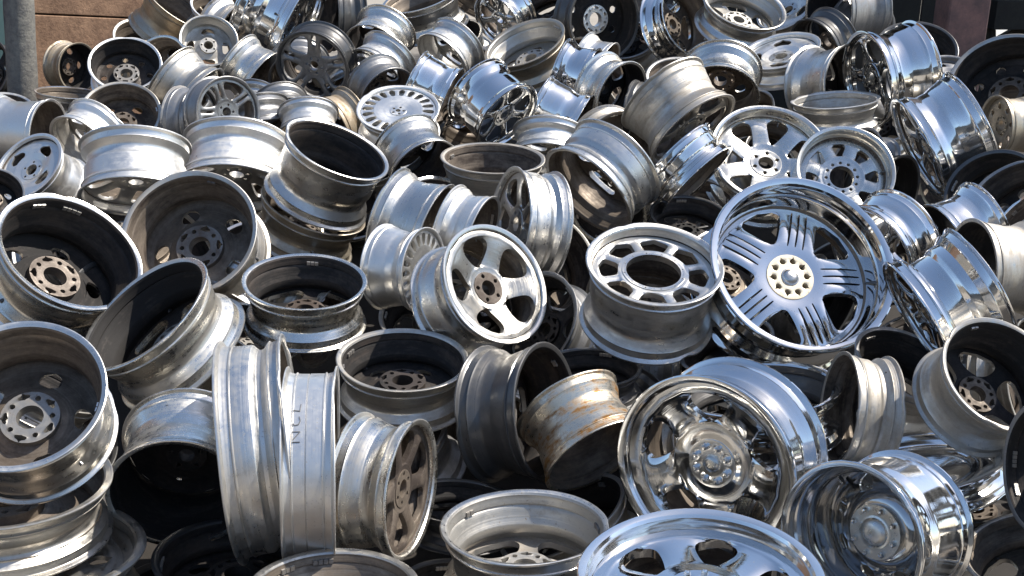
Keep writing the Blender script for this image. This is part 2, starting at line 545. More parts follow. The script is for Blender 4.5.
def wheel_matrix(d):
    px, py, a, ratio, phi, w, view, dd = d['x'], d['y'], d['a'], d['b'], math.radians(d['phi']), d['w'], d['view'], d['dd']
    v, n = basis_for(px, py, ratio, phi)
    D = surf_depth(py) + dd
    R = a * D / F_PX / 1.0
    c = EYE + v * D
    if view == 'f':
        z, org = n, c
    else:
        z, org = -n, c - n * (w * R)
    up = Vector((0, 0, 1)) if abs(z.z) < 0.95 else Vector((0, 1, 0))
    x = up.cross(z).normalized()
    y = z.cross(x)
    m = Matrix((x, y, z)).transposed().to_4x4()
    spin = Matrix.Rotation(d['spin'], 4, 'Z')
    return Matrix.Translation(org) @ m @ spin @ Matrix.Scale(R, 4), R

COUNT = [0]

def make_wheel(d):
    COUNT[0] += 1
    mtx, R = wheel_matrix(d)
    root = bpy.data.objects.new('wheel_rim', None)
    root.empty_display_size = 0.2
    C.objects.link(root)
    root.matrix_world = mtx
    root['label'] = d['label']
    root['category'] = 'wheel rim'
    root['group'] = GROUP
    kind = d['face']
    fd = FACES[kind]
    fin, inn = M[d['fin']], M[d['inn']]
    fface = M[d.get('ffin') or d['fin']]
    bk = d.get('bar') or fd['barrel']
    part('barrel', barrel_mesh(d['w'], bk, min(fd['zo'], d['w'] * .5), COUNT[0] % 7), root, [fin, inn])
    fm, hm, bc, zh = face_parts(kind)
    part('wheel_face', fm, root, [fface, inn])
    hubmat = M[d.get('hub') or (INNER_HUB[d['inn']][COUNT[0] % 4] if d['inn'] in INNER_HUB else d['inn'])]
    fh = M[d['fhub']] if d.get('fhub') else fface
    hub = part('hub', hm, root, [fh if d['view'] == 'f' else hubmat, hubmat])
    if d.get('nuts'):
        sgn = 1 if d['view'] == 'f' else -1
        for i in range(fd['bolts']):
            a = 2 * math.pi * i / fd['bolts']
            zz = zh + 0.012 if sgn > 0 else zh - 0.148
            m = Matrix.Translation((bc * math.cos(a), bc * math.sin(a), zz))
            if sgn < 0:
                m = m @ Matrix.Rotation(math.pi, 4, 'X')
            part('lug_nut', nut_mesh(), hub, [M['chrome']], m @ Matrix.Scale(1.6 if kind == 'truck' else 1.15, 4))
    if d.get('cap'):
        sgn = 1 if d['view'] == 'f' else -1
        m = Matrix.Translation((0, 0, zh + 0.012 if sgn > 0 else zh - 0.148))
        m = m @ Matrix.Scale(fd['bore'] / 0.115, 4)
        if sgn < 0:
            m = m @ Matrix.Rotation(math.pi, 4, 'X')
        part('centre_cap', cap_mesh(), hub, [M[d['cap']]], m)
    if d['a'] > 36 and d['view'] == 'b' and d['inn'] not in ('chrome', 'dark_reflection'):
        for q in range(COUNT[0] % 3 + 1):
            part('balance_weight', weight_mesh(d['w'], (COUNT[0] + q) % 3), root, [M['hubgrey' if q else 'white']], Matrix.Rotation(COUNT[0] * 1.7 + q * (0.5 if COUNT[0] % 2 else 2.2), 4, 'Z'))
    if d.get('mark'):
        part('marker_writing', writing_mesh(d['w']), root, [M['ink']], Matrix.Rotation(writing_angle(root), 4, 'Z'), 'black handwritten marker letters')
    if d['a'] > 45:
        a = d['spin'] * 3
        rv = 0.87
        zz = -min(d['w'] * .3, fd['zo'] + 0.12)
        m = Matrix.Translation((rv * math.cos(a), rv * math.sin(a), zz)) @ Matrix.Rotation(a, 4, 'Z') @ Matrix.Rotation(-math.pi / 2 - .35, 4, 'Y')
        part('valve_stem', valve_mesh(), root, [M['dark']], m)
    return root

#DATA_START
RIMS = []

def rim(x, y, a, b, phi, w, view, face, fin, inn, dd, label, **kw):
    d = dict(x=x, y=y, a=a, b=b, phi=phi, w=w, view=view, face=face, fin=fin, inn=inn, dd=dd, label=label)
    d['spin'] = kw.pop('spin', (len(RIMS) * 2.399) % 6.283)
    d.update(kw)
    RIMS.append(d)

# ---- foreground, left
rim(73, 250, 69, .68, 122, .95, 'b', 'steel5', 'polish', 'black', -.05, 'polished rim with black inside and tan hub, tilted up beside the left edge', hub='hubtan')
rim(189, 232, 66, .87, 55, .90, 'b', 'steel5', 'dull', 'brown', 0, 'brown-insided rim with pale bolt-hole hub, right of the black-insided tan-hub rim', hub='hubgrey')
rim(143, 312, 72, .42, 47, .85, 'b', 'spoke5', 'polish', 'black', .02, 'bright polished rim tipped steeply to the right, dark inside, below the brown-insided pale-hub rim')
rim(305, 280, 61, .46, 90, .80, 'b', 'spoke5', 'polish', 'black', .0, 'polished rim lying flat with rusty bits in its dark bowl, left of centre')
rim(403, 358, 66, .48, 91, 0.75, 'b', 'steel5', 'dull', 'black', .05, 'dull grey-brown rim lying flat with black empty bowl, centre of the heap', bar='std', hub='black')
rim(19, 393, 77, .86, 68, 1.0, 'b', 'steel5', 'silver', 'brown', -.30, 'large silver rim with brown inside and pale hub, top of the stack at left edge', hub='hubgrey', lock=1)
rim(5, 478, 92, .45, 88, .60, 'b', 'steel5', 'dull', 'brown', .14, 'cream-grey rim lying flat under the large silver rim at left edge', lock=1)
rim(20, 545, 107, .42, 90, .5, 'f', 'steel8', 'dull', 'brown', 0.22, 'steel rim with oval hand holes, lowest of the stack in the bottom left corner', lock=1)
rim(177, 496, 66, .74, 283, 1.25, 'b', 'plain', 'polish', 'black', .0, 'shiny rim leaning forward with pitch black opening, left of the tall upright rim', hub='black')
rim(296, 443, 108, .07, 173.6, .57, 'b', 'spoke5', 'silver', 'brown', -.05, 'tall narrow silver rim standing upright edge-on, lower left of centre', bar='wide')
rim(338, 464, 95, .03, 180, .52, 'b', 'spoke5', 'white', 'brown', .03, 'pale upright rim with black marker writing, nested into the tall upright silver rim', bar='flat', mark=1)
rim(413, 490, 70, .34, 189, .88, 'f', 'spoke6', 'polish', 'brown', -.05, 'polished rim on its edge with brown spoked face turned right, below the flat dull rim', ffin='brown')
rim(334, 584, 81, .44, 90, .7, 'b', 'spoke5', 'dull', 'brown', -.05, 'olive-grey rim lying flat, cut off by the bottom edge left of centre')
rim(525, 524, 83, .44, 90, .80, 'b', 'spoke5', 'silver', 'light', -.05, 'clean pale silver rim lying flat and open, bottom centre')
rim(548, 412, 70, .46, 178, .96, 'b', 'spoke5', 'dark', 'black', .10, 'dark shaded rim on its edge, left of the rust-stained rim', ffin='dull')
rim(598, 457, 58, 0.38, 238, 1.12, 'b', 'spoke5', 'gold', 'brown', 0.1, 'rim with golden rust stains across its barrel, leaning forward, left of big chrome wheel', lock=1)
# ---- foreground, right
rim(655, 262, 69, .58, 99, 1.10, 'f', 'mod', 'silver', 'brown', -0.22, 'deep-dish rim with eight windows and large open centre, standing on its back near the centre', lock=1)
rim(804, 262, 93, 0.84, 132, 0.8, 'f', 'triple', 'chrome', 'brown', -.10, 'big chrome wheel with grooved spokes and ten-hole hub facing the viewer, right of centre', hub='hubgrey', cap='polish', lock=1, fhub='cream')
rim(770, 152, 58, 0.78, 110, .80, 'f', 'spoke7', 'polish', 'brown', -.10, 'chrome wheel with seven wide spokes, above the big grooved-spoke chrome wheel', spin=.3)
rim(846, 170, 47, 0.88, 120, 0.9, 'f', 'ten', 'polish', 'brown', .0, 'polished wheel with small dark windows and bolt-hole ring, behind the seven-spoke chrome wheel')
rim(702, 470, 95, .85, 325, .90, 'f', 'dish5', 'chrome', 'brown', -.05, 'mirror chrome five-spoke wheel with deep dish, lower right of centre', nuts=1, cap='polish', spin=.5)
rim(848, 540, 74, .84, 340, 1.35, 'b', 'truck', 'chrome', 'dark_reflection', -0.1, 'deep mirror chrome rim with protruding hub ring and lug nuts, bottom right', nuts=1, hub='polish', cap='polish', lock=1)
rim(700, 574, 118, .57, 91, .80, 'f', 'dish6', 'chrome', 'brown', -0.26, 'large chrome wheel lying face up, cut off by the bottom edge right of centre', spin=1.2, nuts=1, lock=1)
rim(915, 460, 82, .34, 80, 0.32, 'f', 'plain', 'chrome', 'brown', 0.1, 'shiny thin wheel lying flat with small hole, behind the deep chrome lug-nut rim', lock=1)
rim(974, 490, 60, .45, 88, .6, 'b', 'spoke5', 'dark', 'black', 0.3, 'dark rim lying flat under the shiny thin flat wheel, lower right', lock=1)
rim(1034, 550, 60, .6, 80, .8, 'b', 'spoke5', 'dull', 'brown', -.05, 'brown-insided rim in the bottom right corner')
rim(1003, 373, 58, .74, 137, 1.04, 'b', 'spoke5', 'dull', 'black', -0.2, 'weathered rim with black inside and rusty flecks at right edge, tipped to the left', hub='brown', lock=1)
rim(910, 363, 53, .52, 118, 1.0, 'b', 'spoke5', 'grey', 'black', 0.1, 'grey rim with wide dark opening below the chrome barrel, right side', lock=1)
rim(757, 387, 80, .34, 86, .6, 'b', 'spoke5', 'chrome', 'dark', 0.1, 'chrome rim lying flat behind the mirror chrome five-spoke wheel', lock=1)
rim(838, 408, 55, .32, 5, 0.8, 'b', 'spoke5', 'dull', 'brown', 0.07, 'cream-lit stepped rim on its edge, between two chrome wheels at right', bar='deep', lock=1)
rim(1037, 468, 60, .5, 0, .8, 'b', 'spoke5', 'grey', 'black', -.02, 'grey rim standing at right edge, just below the weathered rim with rusty flecks')
# ---- middle
rim(497, 283, 64, 0.74, 150, 1.0, 'f', 'fan5', 'silver', 'brown', -.12, 'silver five-spoke alloy wheel with rounded windows, centre of the heap', spin=.35, hub='hubtan', fhub='hubtan', lock=1, ffin='dull')
rim(425, 271, 44, 0.5, 186, 1.10, 'f', 'multi', 'white', 'light', 0.1, 'pale many-spoked wheel tucked behind the silver five-spoke alloy wheel')
rim(437, 233, 51, .30, 200, 1.05, 'b', 'spoke5', 'silver', 'brown', .0, 'cream-silver rim on its edge leaning left, above the pale many-spoked wheel')
rim(482, 236, 42, .30, 200, .90, 'b', 'spoke5', 'white', 'brown', .08, 'small bright rim wedged between two leaning silver rims near the centre')
rim(508, 223, 57, .36, 6, .80, 'f', 'spoke6', 'silver', 'brown', .0, 'bright silver rim on edge, shaded spokes turned left, above the five-spoke alloy wheel', bar='wide')
rim(338, 148, 54, .42, 113, 1.15, 'b', 'spoke5', 'silver', 'black', -0.4, 'polished rim tilted with dark brown oval opening up, stacked on a brown rim', bar='deep', lock=1)
rim(314, 206, 53, 0.42, 110, .80, 'b', 'spoke5', 'tan', 'brown', 0.36, 'brown grimy rim underneath the tilted polished rim with oval opening', lock=1)
rim(493, 157, 52, .30, 92, .95, 'b', 'steel5', 'dull', 'brown', -0.06, 'flat rim with tan-brown bowl, behind the bright upright silver rim', lock=1)
rim(424, 169, 37, .60, 235, 1.1, 'b', 'spoke5', 'silver', 'black', 0.2, 'silver rim leaning forward with black opening, left of the tan-bowled flat rim')
rim(587, 192, 55, .45, 315, .87, 'b', 'spoke5', 'silver', 'brown', .02, 'grey-silver rim leaning left with machined inside, above the deep-dish eight-window rim', bar='wide')
rim(548, 160, 38, .42, 275, .8, 'b', 'spoke5', 'white', 'light', 0.3, 'small white-silver rim behind the grey-silver leaning rim with machined inside')
rim(694, 132, 50, .35, 231, 1.06, 'f', 'spoke5', 'dull', 'brown', .0, 'dull tan barrel leaning right with its face turned down, left of seven-spoke chrome wheel')
rim(697, 182, 48, 0.14, 226, .7, 'b', 'spoke5', 'chrome', 'brown', -.03, 'blue-reflecting chrome barrel just left of the seven-spoke chrome wheel', bar='rev')
rim(718, 98, 40, .75, 278, 1.0, 'b', 'steel5', 'polish', 'brown', .05, 'polished rim with brown spoked inside facing forward, above the dull tan leaning barrel')
rim(622, 97, 36, .60, 205, .9, 'b', 'spoke5', 'polish', 'black', .12, 'polished rim with dark opening to the right, behind the dull tan leaning barrel')
rim(524, 42, 42, .45, 68, .80, 'b', 'steel5', 'tan', 'light', .0, 'tan rim lying nearly flat and open, upper centre of the heap')
rim(605, 20, 40, .85, 185, .8, 'b', 'steel8', 'dark', 'black', .0, 'dark rim facing the viewer with bright white hub, near the top edge', hub='white')
rim(688, 18, 37, .6, 160, .8, 'b', 'spoke5', 'chrome', 'brown', -.05, 'chrome rim on its edge with brown opening to the right, top centre-right')
rim(745, 4, 41, 0.48, 112, .7, 'b', 'spoke5', 'silver', 'light', -.1, 'pale silver rim with bright streaked inside at top edge, right of centre')
rim(780, 50, 38, 0.42, 80, .6, 'f', 'steel4', 'white', 'brown', -0.12, 'flat silver-blue wheel face with oval holes, below the streaked rim at top edge')
rim(815, 50, 32, .6, 330, .8, 'b', 'spoke5', 'dark', 'black', .15, 'small dark rim with shiny rings, right of the oval-holed flat wheel')
rim(828, 12, 36, .6, 0, 1.25, 'b', 'spoke5', 'grey', 'black', .1, 'dark grey barrel with black opening turned left, top right')
rim(786, 6, 30, .6, 60, .6, 'f', 'steel4', 'silver', 'brown', .25, 'silver holed wheel face peeking out at the top edge, right of the streaked rim')
rim(850, 84, 38, .6, 182, 1.25, 'b', 'spoke5', 'silver', 'black', .05, 'silver barrel with dark opening turned right, upper right')
rim(866, 80, 46, .45, 350, 1.1, 'f', 'spoke5', 'chrome', 'dark', .02, 'bright chrome barrel on its edge in the upper right corner area')
rim(917, 150, 53, .2, 335, 1.0, 'f', 'spoke6', 'chrome', 'brown', -.05, 'chrome barrel leaning up to the right, below the bright chrome barrel of the upper right')
rim(835, 99, 41, .2, 90, .75, 'b', 'spoke5', 'silver', 'light', -.02, 'blue-silver rim lying flat, right above the polished small-windowed wheel')
rim(915, 50, 38, .7, 100, .8, 'b', 'spoke5', 'dark', 'black', .15, 'dark brown rim with black opening before the red-brown column')
rim(948, 72, 28, .55, 100, .8, 'f', 'steel8', 'grey', 'brown', 0.05, 'small grey-green wheel with round holes at the foot of the red-brown column', lock=1)
rim(1005, 80, 50, .82, 75, .8, 'b', 'steel8', 'dull', 'black', .0, 'large black-insided rim facing the viewer at the upper right edge', hub='brown')
rim(995, 126, 28, .5, 0, 1.4, 'f', 'steel8', 'tan', 'brown', -.05, 'small yellowish wheel with holed face, right edge below the large black-insided rim')
rim(916, 318, 60, .18, 330, 1.1, 'f', 'spoke6', 'chrome', 'brown', .02, 'blue-reflecting stepped chrome barrel right of the big grooved-spoke chrome wheel', bar='step')
rim(870, 256, 52, .6, 330, .8, 'f', 'spoke6', 'chrome', 'brown', 0.32, 'chrome rim half hidden behind the big grooved-spoke chrome wheel')
rim(902, 252, 34, 0.7, 190, .8, 'b', 'spoke5', 'dull', 'brown', 0.12, 'small brown-insided ring rim above the stepped chrome barrel')
rim(925, 246, 34, 0.75, 200, .8, 'b', 'spoke5', 'dull', 'black', .1, 'small dull rim behind the small brown-insided ring rim, right side')
rim(943, 241, 38, .4, 330, 1.2, 'b', 'spoke5', 'chrome', 'black', .02, 'small blue chrome barrel above the brown barrel at the right edge')
rim(992, 192, 44, .85, 60, .8, 'b', 'spoke5', 'dark', 'black', .1, 'black rim with thin shiny edge near the right edge, under the small yellowish wheel')
rim(1018, 199, 48, .7, 60, .8, 'b', 'spoke5', 'grey', 'black', -.02, 'dark grey-lipped rim at right edge, in front of the black thin-edged rim')
rim(970, 268, 46, .48, 0, 1.3, 'b', 'spoke5', 'dull', 'black', -.02, 'brown-gold barrel with black opening turned left, right edge middle')
rim(1022, 226, 40, 0.5, 40, .8, 'b', 'spoke5', 'chrome', 'brown', -0.12, 'chrome-lipped rim cut off by the right edge, above the brown-gold barrel')
# ---- upper left
rim(79, 68, 23, .75, 185, .9, 'b', 'steel5', 'tan', 'black', 0.8, 'small rusty rim with dark opening against the brown wall', hub='hubtan')
rim(68, 92, 29, .18, 90, .8, 'b', 'steel5', 'silver', 'brown', 0.5, 'blue-silver rim lying flat beneath the small rusty rim by the brown wall')
rim(125, 63, 33, .75, 82, .8, 'b', 'steel8', 'white', 'black', -.05, 'white-lipped rim with grey bolt-hole hub facing the viewer, upper left', hub='hubgrey')
rim(158, 66, 31, .75, 30, .8, 'b', 'spoke5', 'polish', 'brown', .1, 'shiny rim just behind the white-lipped rim at upper left')
rim(180, 5, 33, .36, 121, 1.1, 'b', 'spoke5', 'tan', 'brown', .0, 'tan barrel tipped up with dark opening at the top edge, upper left')
rim(209, 40, 27, .88, 95, .7, 'b', 'steel4', 'dull', 'light', -.1, 'grey-brown dish-like rim facing the viewer, right of the tipped tan barrel')
rim(200, 100, 36, .3, 216, 1.0, 'f', 'spoke6', 'dull', 'brown', -.02, 'grimy polished barrel leaning right, below the grey-brown dish-like rim')
rim(229, 112, 34, .88, 180, .8, 'f', 'twin5', 'grey', 'brown', -0.18, 'grey wheel with five twin spokes facing the viewer, upper left', lock=1)
rim(203, 120, 32, .55, 180, .8, 'f', 'spoke6', 'grey', 'brown', .05, 'grey-blue spoked wheel half hidden behind the grey twin-spoke wheel')
rim(120, 113, 37, .8, 75, .8, 'b', 'steel5', 'dull', 'brown', .0, 'dull rim with brown inside and oval slot, below the white-lipped rim')
rim(81, 146, 33, .55, 312, .9, 'b', 'spoke5', 'white', 'light', -.03, 'bright white-silver rim leaning over, left of the dull slot-holed rim')
rim(50, 136, 34, .5, 183, 1.5, 'b', 'spoke5', 'white', 'brown', -.02, 'pale blue-white barrel opening to the right, below the grey post')
rim(27, 166, 36, .6, 40, 1.15, 'f', 'steel4', 'white', 'brown', -.08, 'white-silver wheel with dark holes in its dished face, tilted, at left edge')
rim(-6, 190, 26, .8, 100, .9, 'b', 'steel5', 'grey', 'black', -.15, 'small dark-mouthed rim cut off by the left edge')
rim(136, 198, 52, .36, 270, 1.0, 'f', 'spoke7', 'white', 'brown', .08, 'wide white-silver rim leaning away, behind the brown-insided pale-hub rim')
rim(235, 190, 54, .42, 276, .95, 'f', 'spoke7', 'white', 'brown', 0.3, 'white-silver rim leaning away, left of the tilted polished rim with oval opening')
rim(126, 218, 45, .6, 90, .7, 'b', 'steel5', 'brown', 'brown', .12, 'dark brown rim deep between the black-insided and brown-insided rims at left')
rim(-20, 70, 31, .7, 20, .8, 'b', 'spoke5', 'dark', 'black', 1.3, 'dark shiny rim peeking out left of the grey post')
rim(-4, 110, 32, .5, 80, .8, 'b', 'spoke5', 'silver', 'brown', 0.35, 'silver rim at the left edge beside the foot of the grey post')
# ---- upper middle
rim(302, 28, 52, .26, 205, 0.98, 'f', 'steel8', 'chrome', 'dark', .0, 'huge grooved chrome truck rim reflecting blue sky at the top edge, left of centre', bar='step')
rim(262, 80, 31, .3, 215, 1.0, 'b', 'spoke5', 'polish', 'brown', 0.6, 'chrome barrel under the huge grooved truck rim')
rim(312, 68, 37, .86, 310, .8, 'f', 'y5', 'dark', 'black', -.12, 'black wheel with machined Y-shaped spokes below the huge grooved truck rim', ffin='grey')
rim(375, 50, 31, .65, 300, 1.0, 'b', 'spoke5', 'polish', 'black', .0, 'polished rim arching over a dark opening, right of the black Y-spoke wheel')
rim(327, 15, 36, .3, 0, .8, 'b', 'spoke5', 'dark', 'black', .1, 'dark rim on its edge at the top, right of the huge grooved truck rim')
rim(420, -4, 39, .3, 72, .9, 'b', 'spoke5', 'silver', 'brown', .0, 'grey-silver rim lying flat at the top edge, above the polished arching rim')
rim(442, 60, 31, .5, 315, .9, 'b', 'spoke5', 'silver', 'light', .03, 'silver rim leaning left, above the sky-blue chrome barrel')
rim(375, 74, 31, .5, 310, .9, 'b', 'spoke5', 'silver', 'black', .05, 'silver-white rim beneath the polished arching rim')
rim(388, 96, 31, .7, 225, .9, 'b', 'spoke5', 'grey', 'brown', .08, 'grey ring rim directly behind the white many-spoked wheel')
rim(450, 99, 33, .15, 205, 1.2, 'b', 'spoke5', 'chrome', 'brown', .0, 'sky-blue chrome barrel right of the white many-spoked wheel', bar='rev')
rim(398, 108, 41, .56, 87, .7, 'f', 'multi', 'white', 'light', -.08, 'white many-spoked wheel lying face up, upper middle of the heap')
rim(508, 118, 39, .5, 222, 1.2, 'f', 'spoke6', 'chrome', 'dark', .0, 'chrome barrel with dark spoked end, right of the sky-blue chrome barrel', bar='rev')
rim(580, 126, 33, .15, 206, 1.4, 'b', 'spoke5', 'chrome', 'brown', .05, 'black-and-blue mirror chrome barrel above the small white-silver rim', bar='rev')
rim(476, 137, 36, .4, 272, .7, 'b', 'spoke5', 'chrome', 'brown', 0.3, 'chrome rim lying low in front of the dark-spoked chrome barrel')
rim(590, 80, 32, .2, 200, 1.0, 'b', 'spoke5', 'chrome', 'brown', .15, 'small chrome barrel reflecting blue and gold, right of the open tan rim')
rim(606, 70, 28, .3, 205, 1.0, 'b', 'spoke5', 'white', 'brown', .1, 'small cream barrel below the dark rim with white hub')
rim(285, 120, 29, .7, 250, .8, 'b', 'spoke5', 'grey', 'brown', 0.2, 'small grey ring rim above the tilted polished rim with oval opening')
rim(309, 136, 30, .5, 268, .9, 'b', 'spoke5', 'white', 'brown', 0.35, 'small white barrel right of the small grey ring rim')
rim(256, 114, 27, .5, 290, .8, 'b', 'spoke5', 'silver', 'brown', .1, 'small silver rim right of the grey twin-spoke wheel')
rim(331, 126, 30, .42, 330, .9, 'b', 'spoke5', 'tan', 'black', 0.3, 'small tan rim with dark slanted opening, left of the white many-spoked wheel')
rim(262, 138, 37, .4, 250, .8, 'b', 'spoke5', 'grey', 'brown', 0.45, 'blue-grey rim body left of the tilted polished rim with oval opening')
rim(470, 2, 29, .4, 300, .9, 'b', 'spoke5', 'chrome', 'brown', .1, 'blue chrome rim at the top edge, right of the flat grey-silver rim')
rim(497, 22, 29, .6, 320, .9, 'f', 'spoke6', 'chrome', 'brown', .1, 'small chrome spoked wheel left of the open tan rim near the top')
rim(537, 6, 33, .5, 60, .8, 'b', 'spoke5', 'dark', 'black', .15, 'dark-mouthed rim behind the open tan rim at the top edge')
rim(222, 8, 29, .5, 100, .8, 'b', 'spoke5', 'white', 'brown', .1, 'white-silver rim at the top edge, left of the huge grooved truck rim')
# ---- in the gaps
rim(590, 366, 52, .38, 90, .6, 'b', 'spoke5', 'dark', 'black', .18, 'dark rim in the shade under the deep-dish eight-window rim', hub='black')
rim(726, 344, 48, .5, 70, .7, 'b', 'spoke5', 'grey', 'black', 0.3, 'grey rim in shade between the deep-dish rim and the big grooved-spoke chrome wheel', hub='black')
rim(238, 556, 78, .5, 92, .6, 'b', 'steel5', 'dark', 'black', .40, 'black rim added for deep shade under the tall upright silver rim at the bottom', hub='black')  # dark rim added to blacken ground that should lie in shadow
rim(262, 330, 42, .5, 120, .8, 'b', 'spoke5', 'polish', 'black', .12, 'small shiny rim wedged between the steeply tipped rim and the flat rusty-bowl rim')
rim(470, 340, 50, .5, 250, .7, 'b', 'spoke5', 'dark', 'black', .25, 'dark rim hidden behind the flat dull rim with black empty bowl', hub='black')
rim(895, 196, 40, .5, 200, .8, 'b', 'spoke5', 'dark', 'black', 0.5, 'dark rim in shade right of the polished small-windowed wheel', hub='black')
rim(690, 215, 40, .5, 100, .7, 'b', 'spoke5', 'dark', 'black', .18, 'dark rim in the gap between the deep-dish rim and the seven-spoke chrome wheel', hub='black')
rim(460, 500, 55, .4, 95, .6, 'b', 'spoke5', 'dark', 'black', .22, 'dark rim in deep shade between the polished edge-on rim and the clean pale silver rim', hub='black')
rim(205, 592, 80, .45, 95, .7, 'b', 'steel5', 'dark', 'black', .25, 'black rim added as shade at bottom edge beside the lowest steel rim of the stack', hub='black')  # added; its dark finish stands in for shadow on the ground
rim(462, 590, 60, .5, 100, .7, 'b', 'steel5', 'dark', 'black', .25, 'black rim added as shade at the bottom edge, left of the clean pale silver rim', hub='black')  # likewise added, dark in place of ground shadow
DEPTH_FIX = {2:-0.008,4:-0.037,6:-0.05,7:0.025,8:0.21,9:-0.065,10:-0.146,12:-0.057,14:-0.008,15:0.038,16:-0.05,17:-0.038,18:0.008,19:-0.154,21:-0.012,23:0.038,25:0.182,26:-0.038,27:0.038,28:-0.025,29:-0.038,30:-0.117,31:-0.025,32:0.02,33:0.113,34:0.008,36:-0.025,38:-0.05,40:-0.126,43:0.008,48:0.048,49:-0.008,53:0.149,55:-0.178,57:-0.081,59:0.05,60:-0.162,61:0.088,62:-0.109,63:-0.154,64:0.371,65:0.157,66:0.04,67:0.06,68:-0.028,69:0.032,70:0.02,71:0.068,74:0.02,76:0.032,77:0.149,78:-0.038,79:0.024,81:0.097,82:0.044,83:0.113,84:0.076,85:-0.085,86:0.157,87:0.198,90:0.068,91:-0.109,99:0.02,100:-0.109,101:-0.178,102:0.149,103:0.194,105:0.23,106:0.226,107:-0.109,108:0.476,109:0.093,110:0.024,111:0.182,112:-0.008,113:0.068,114:-0.02,115:0.068,116:0.157,117:-0.109,118:0.157,119:0.068,120:0.012,122:0.073,123:0.246}
#DATA_END
rim(240, 38, 33, .6, 200, .8, 'b', 'spoke5', 'silver', 'brown', .55, 'silver rim tucked left of the huge grooved truck rim, behind the grey-brown dish-like rim')
rim(352, 92, 32, .5, 250, .8, 'b', 'spoke5', 'silver', 'brown', .45, 'silver rim in the gap right of the black Y-spoke wheel, above the white many-spoked wheel')
rim(655, -2, 34, .5, 60, .8, 'b', 'spoke5', 'polish', 'brown', .5, 'polished rim at the top edge between the dark white-hub rim and the edge-on chrome rim')
rim(872, 34, 34, .6, 190, .8, 'f', 'spoke7', 'grey', 'black', .6, 'grey spoked wheel at the top right, behind the bright chrome barrel')
rim(566, 66, 34, .5, 40, .8, 'b', 'spoke5', 'polish', 'brown', .5, 'polished rim in the gap right of the open tan rim')
rim(150, 40, 33, .6, 100, .8, 'b', 'spoke5', 'dull', 'brown', .6, 'dull rim behind the white-lipped rim, below the tipped tan barrel')
rim(478, 70, 34, .6, 140, .8, 'b', 'spoke5', 'silver', 'brown', .5, 'silver rim behind the dark-spoked chrome barrel, left of the open tan rim')
# wheels one layer down, seen through gaps and windows
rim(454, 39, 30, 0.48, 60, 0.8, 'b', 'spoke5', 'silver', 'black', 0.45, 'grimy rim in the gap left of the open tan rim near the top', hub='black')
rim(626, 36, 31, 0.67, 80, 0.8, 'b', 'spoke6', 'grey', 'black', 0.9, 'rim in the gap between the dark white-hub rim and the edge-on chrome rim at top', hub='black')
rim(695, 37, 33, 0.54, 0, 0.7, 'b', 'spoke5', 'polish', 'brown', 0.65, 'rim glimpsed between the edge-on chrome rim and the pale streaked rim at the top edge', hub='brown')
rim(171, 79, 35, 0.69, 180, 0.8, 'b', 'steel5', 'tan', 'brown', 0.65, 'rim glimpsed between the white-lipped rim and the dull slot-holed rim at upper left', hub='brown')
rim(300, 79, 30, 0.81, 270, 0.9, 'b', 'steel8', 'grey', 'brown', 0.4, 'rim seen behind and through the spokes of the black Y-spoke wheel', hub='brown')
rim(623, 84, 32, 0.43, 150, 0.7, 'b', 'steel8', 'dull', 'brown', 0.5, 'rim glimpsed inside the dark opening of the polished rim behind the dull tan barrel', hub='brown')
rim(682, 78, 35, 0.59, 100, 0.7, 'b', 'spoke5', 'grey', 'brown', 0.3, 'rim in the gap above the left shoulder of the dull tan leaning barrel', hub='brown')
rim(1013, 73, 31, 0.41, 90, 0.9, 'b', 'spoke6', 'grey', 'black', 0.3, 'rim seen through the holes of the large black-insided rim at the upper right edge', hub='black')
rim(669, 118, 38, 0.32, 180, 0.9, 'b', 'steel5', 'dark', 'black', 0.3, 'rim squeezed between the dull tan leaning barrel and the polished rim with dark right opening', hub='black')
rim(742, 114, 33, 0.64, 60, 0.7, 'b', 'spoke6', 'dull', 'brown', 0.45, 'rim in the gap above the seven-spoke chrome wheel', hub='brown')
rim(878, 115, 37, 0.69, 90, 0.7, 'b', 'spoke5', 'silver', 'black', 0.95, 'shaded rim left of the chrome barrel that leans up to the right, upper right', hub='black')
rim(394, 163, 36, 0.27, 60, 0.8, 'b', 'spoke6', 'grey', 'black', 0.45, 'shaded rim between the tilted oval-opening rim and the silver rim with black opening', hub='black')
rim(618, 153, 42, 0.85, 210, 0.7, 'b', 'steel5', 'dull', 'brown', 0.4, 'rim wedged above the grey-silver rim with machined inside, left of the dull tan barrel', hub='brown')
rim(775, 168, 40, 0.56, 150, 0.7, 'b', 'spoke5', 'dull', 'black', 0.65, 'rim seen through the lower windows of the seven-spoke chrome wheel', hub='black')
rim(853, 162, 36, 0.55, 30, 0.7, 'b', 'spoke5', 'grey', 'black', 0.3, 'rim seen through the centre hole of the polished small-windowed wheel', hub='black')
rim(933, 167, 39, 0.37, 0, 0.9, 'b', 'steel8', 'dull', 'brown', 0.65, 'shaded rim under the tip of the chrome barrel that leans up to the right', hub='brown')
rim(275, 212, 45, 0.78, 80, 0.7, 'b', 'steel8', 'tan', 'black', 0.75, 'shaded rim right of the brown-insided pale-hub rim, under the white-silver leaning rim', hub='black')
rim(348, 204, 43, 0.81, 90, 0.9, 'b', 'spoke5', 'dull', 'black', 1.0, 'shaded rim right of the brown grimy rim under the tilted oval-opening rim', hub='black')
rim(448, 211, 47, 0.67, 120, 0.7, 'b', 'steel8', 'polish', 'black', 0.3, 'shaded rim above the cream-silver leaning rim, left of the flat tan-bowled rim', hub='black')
rim(608, 213, 40, 0.82, 300, 0.7, 'b', 'steel5', 'polish', 'black', 0.6, 'shaded rim above the back lip of the deep-dish eight-window rim', hub='black')
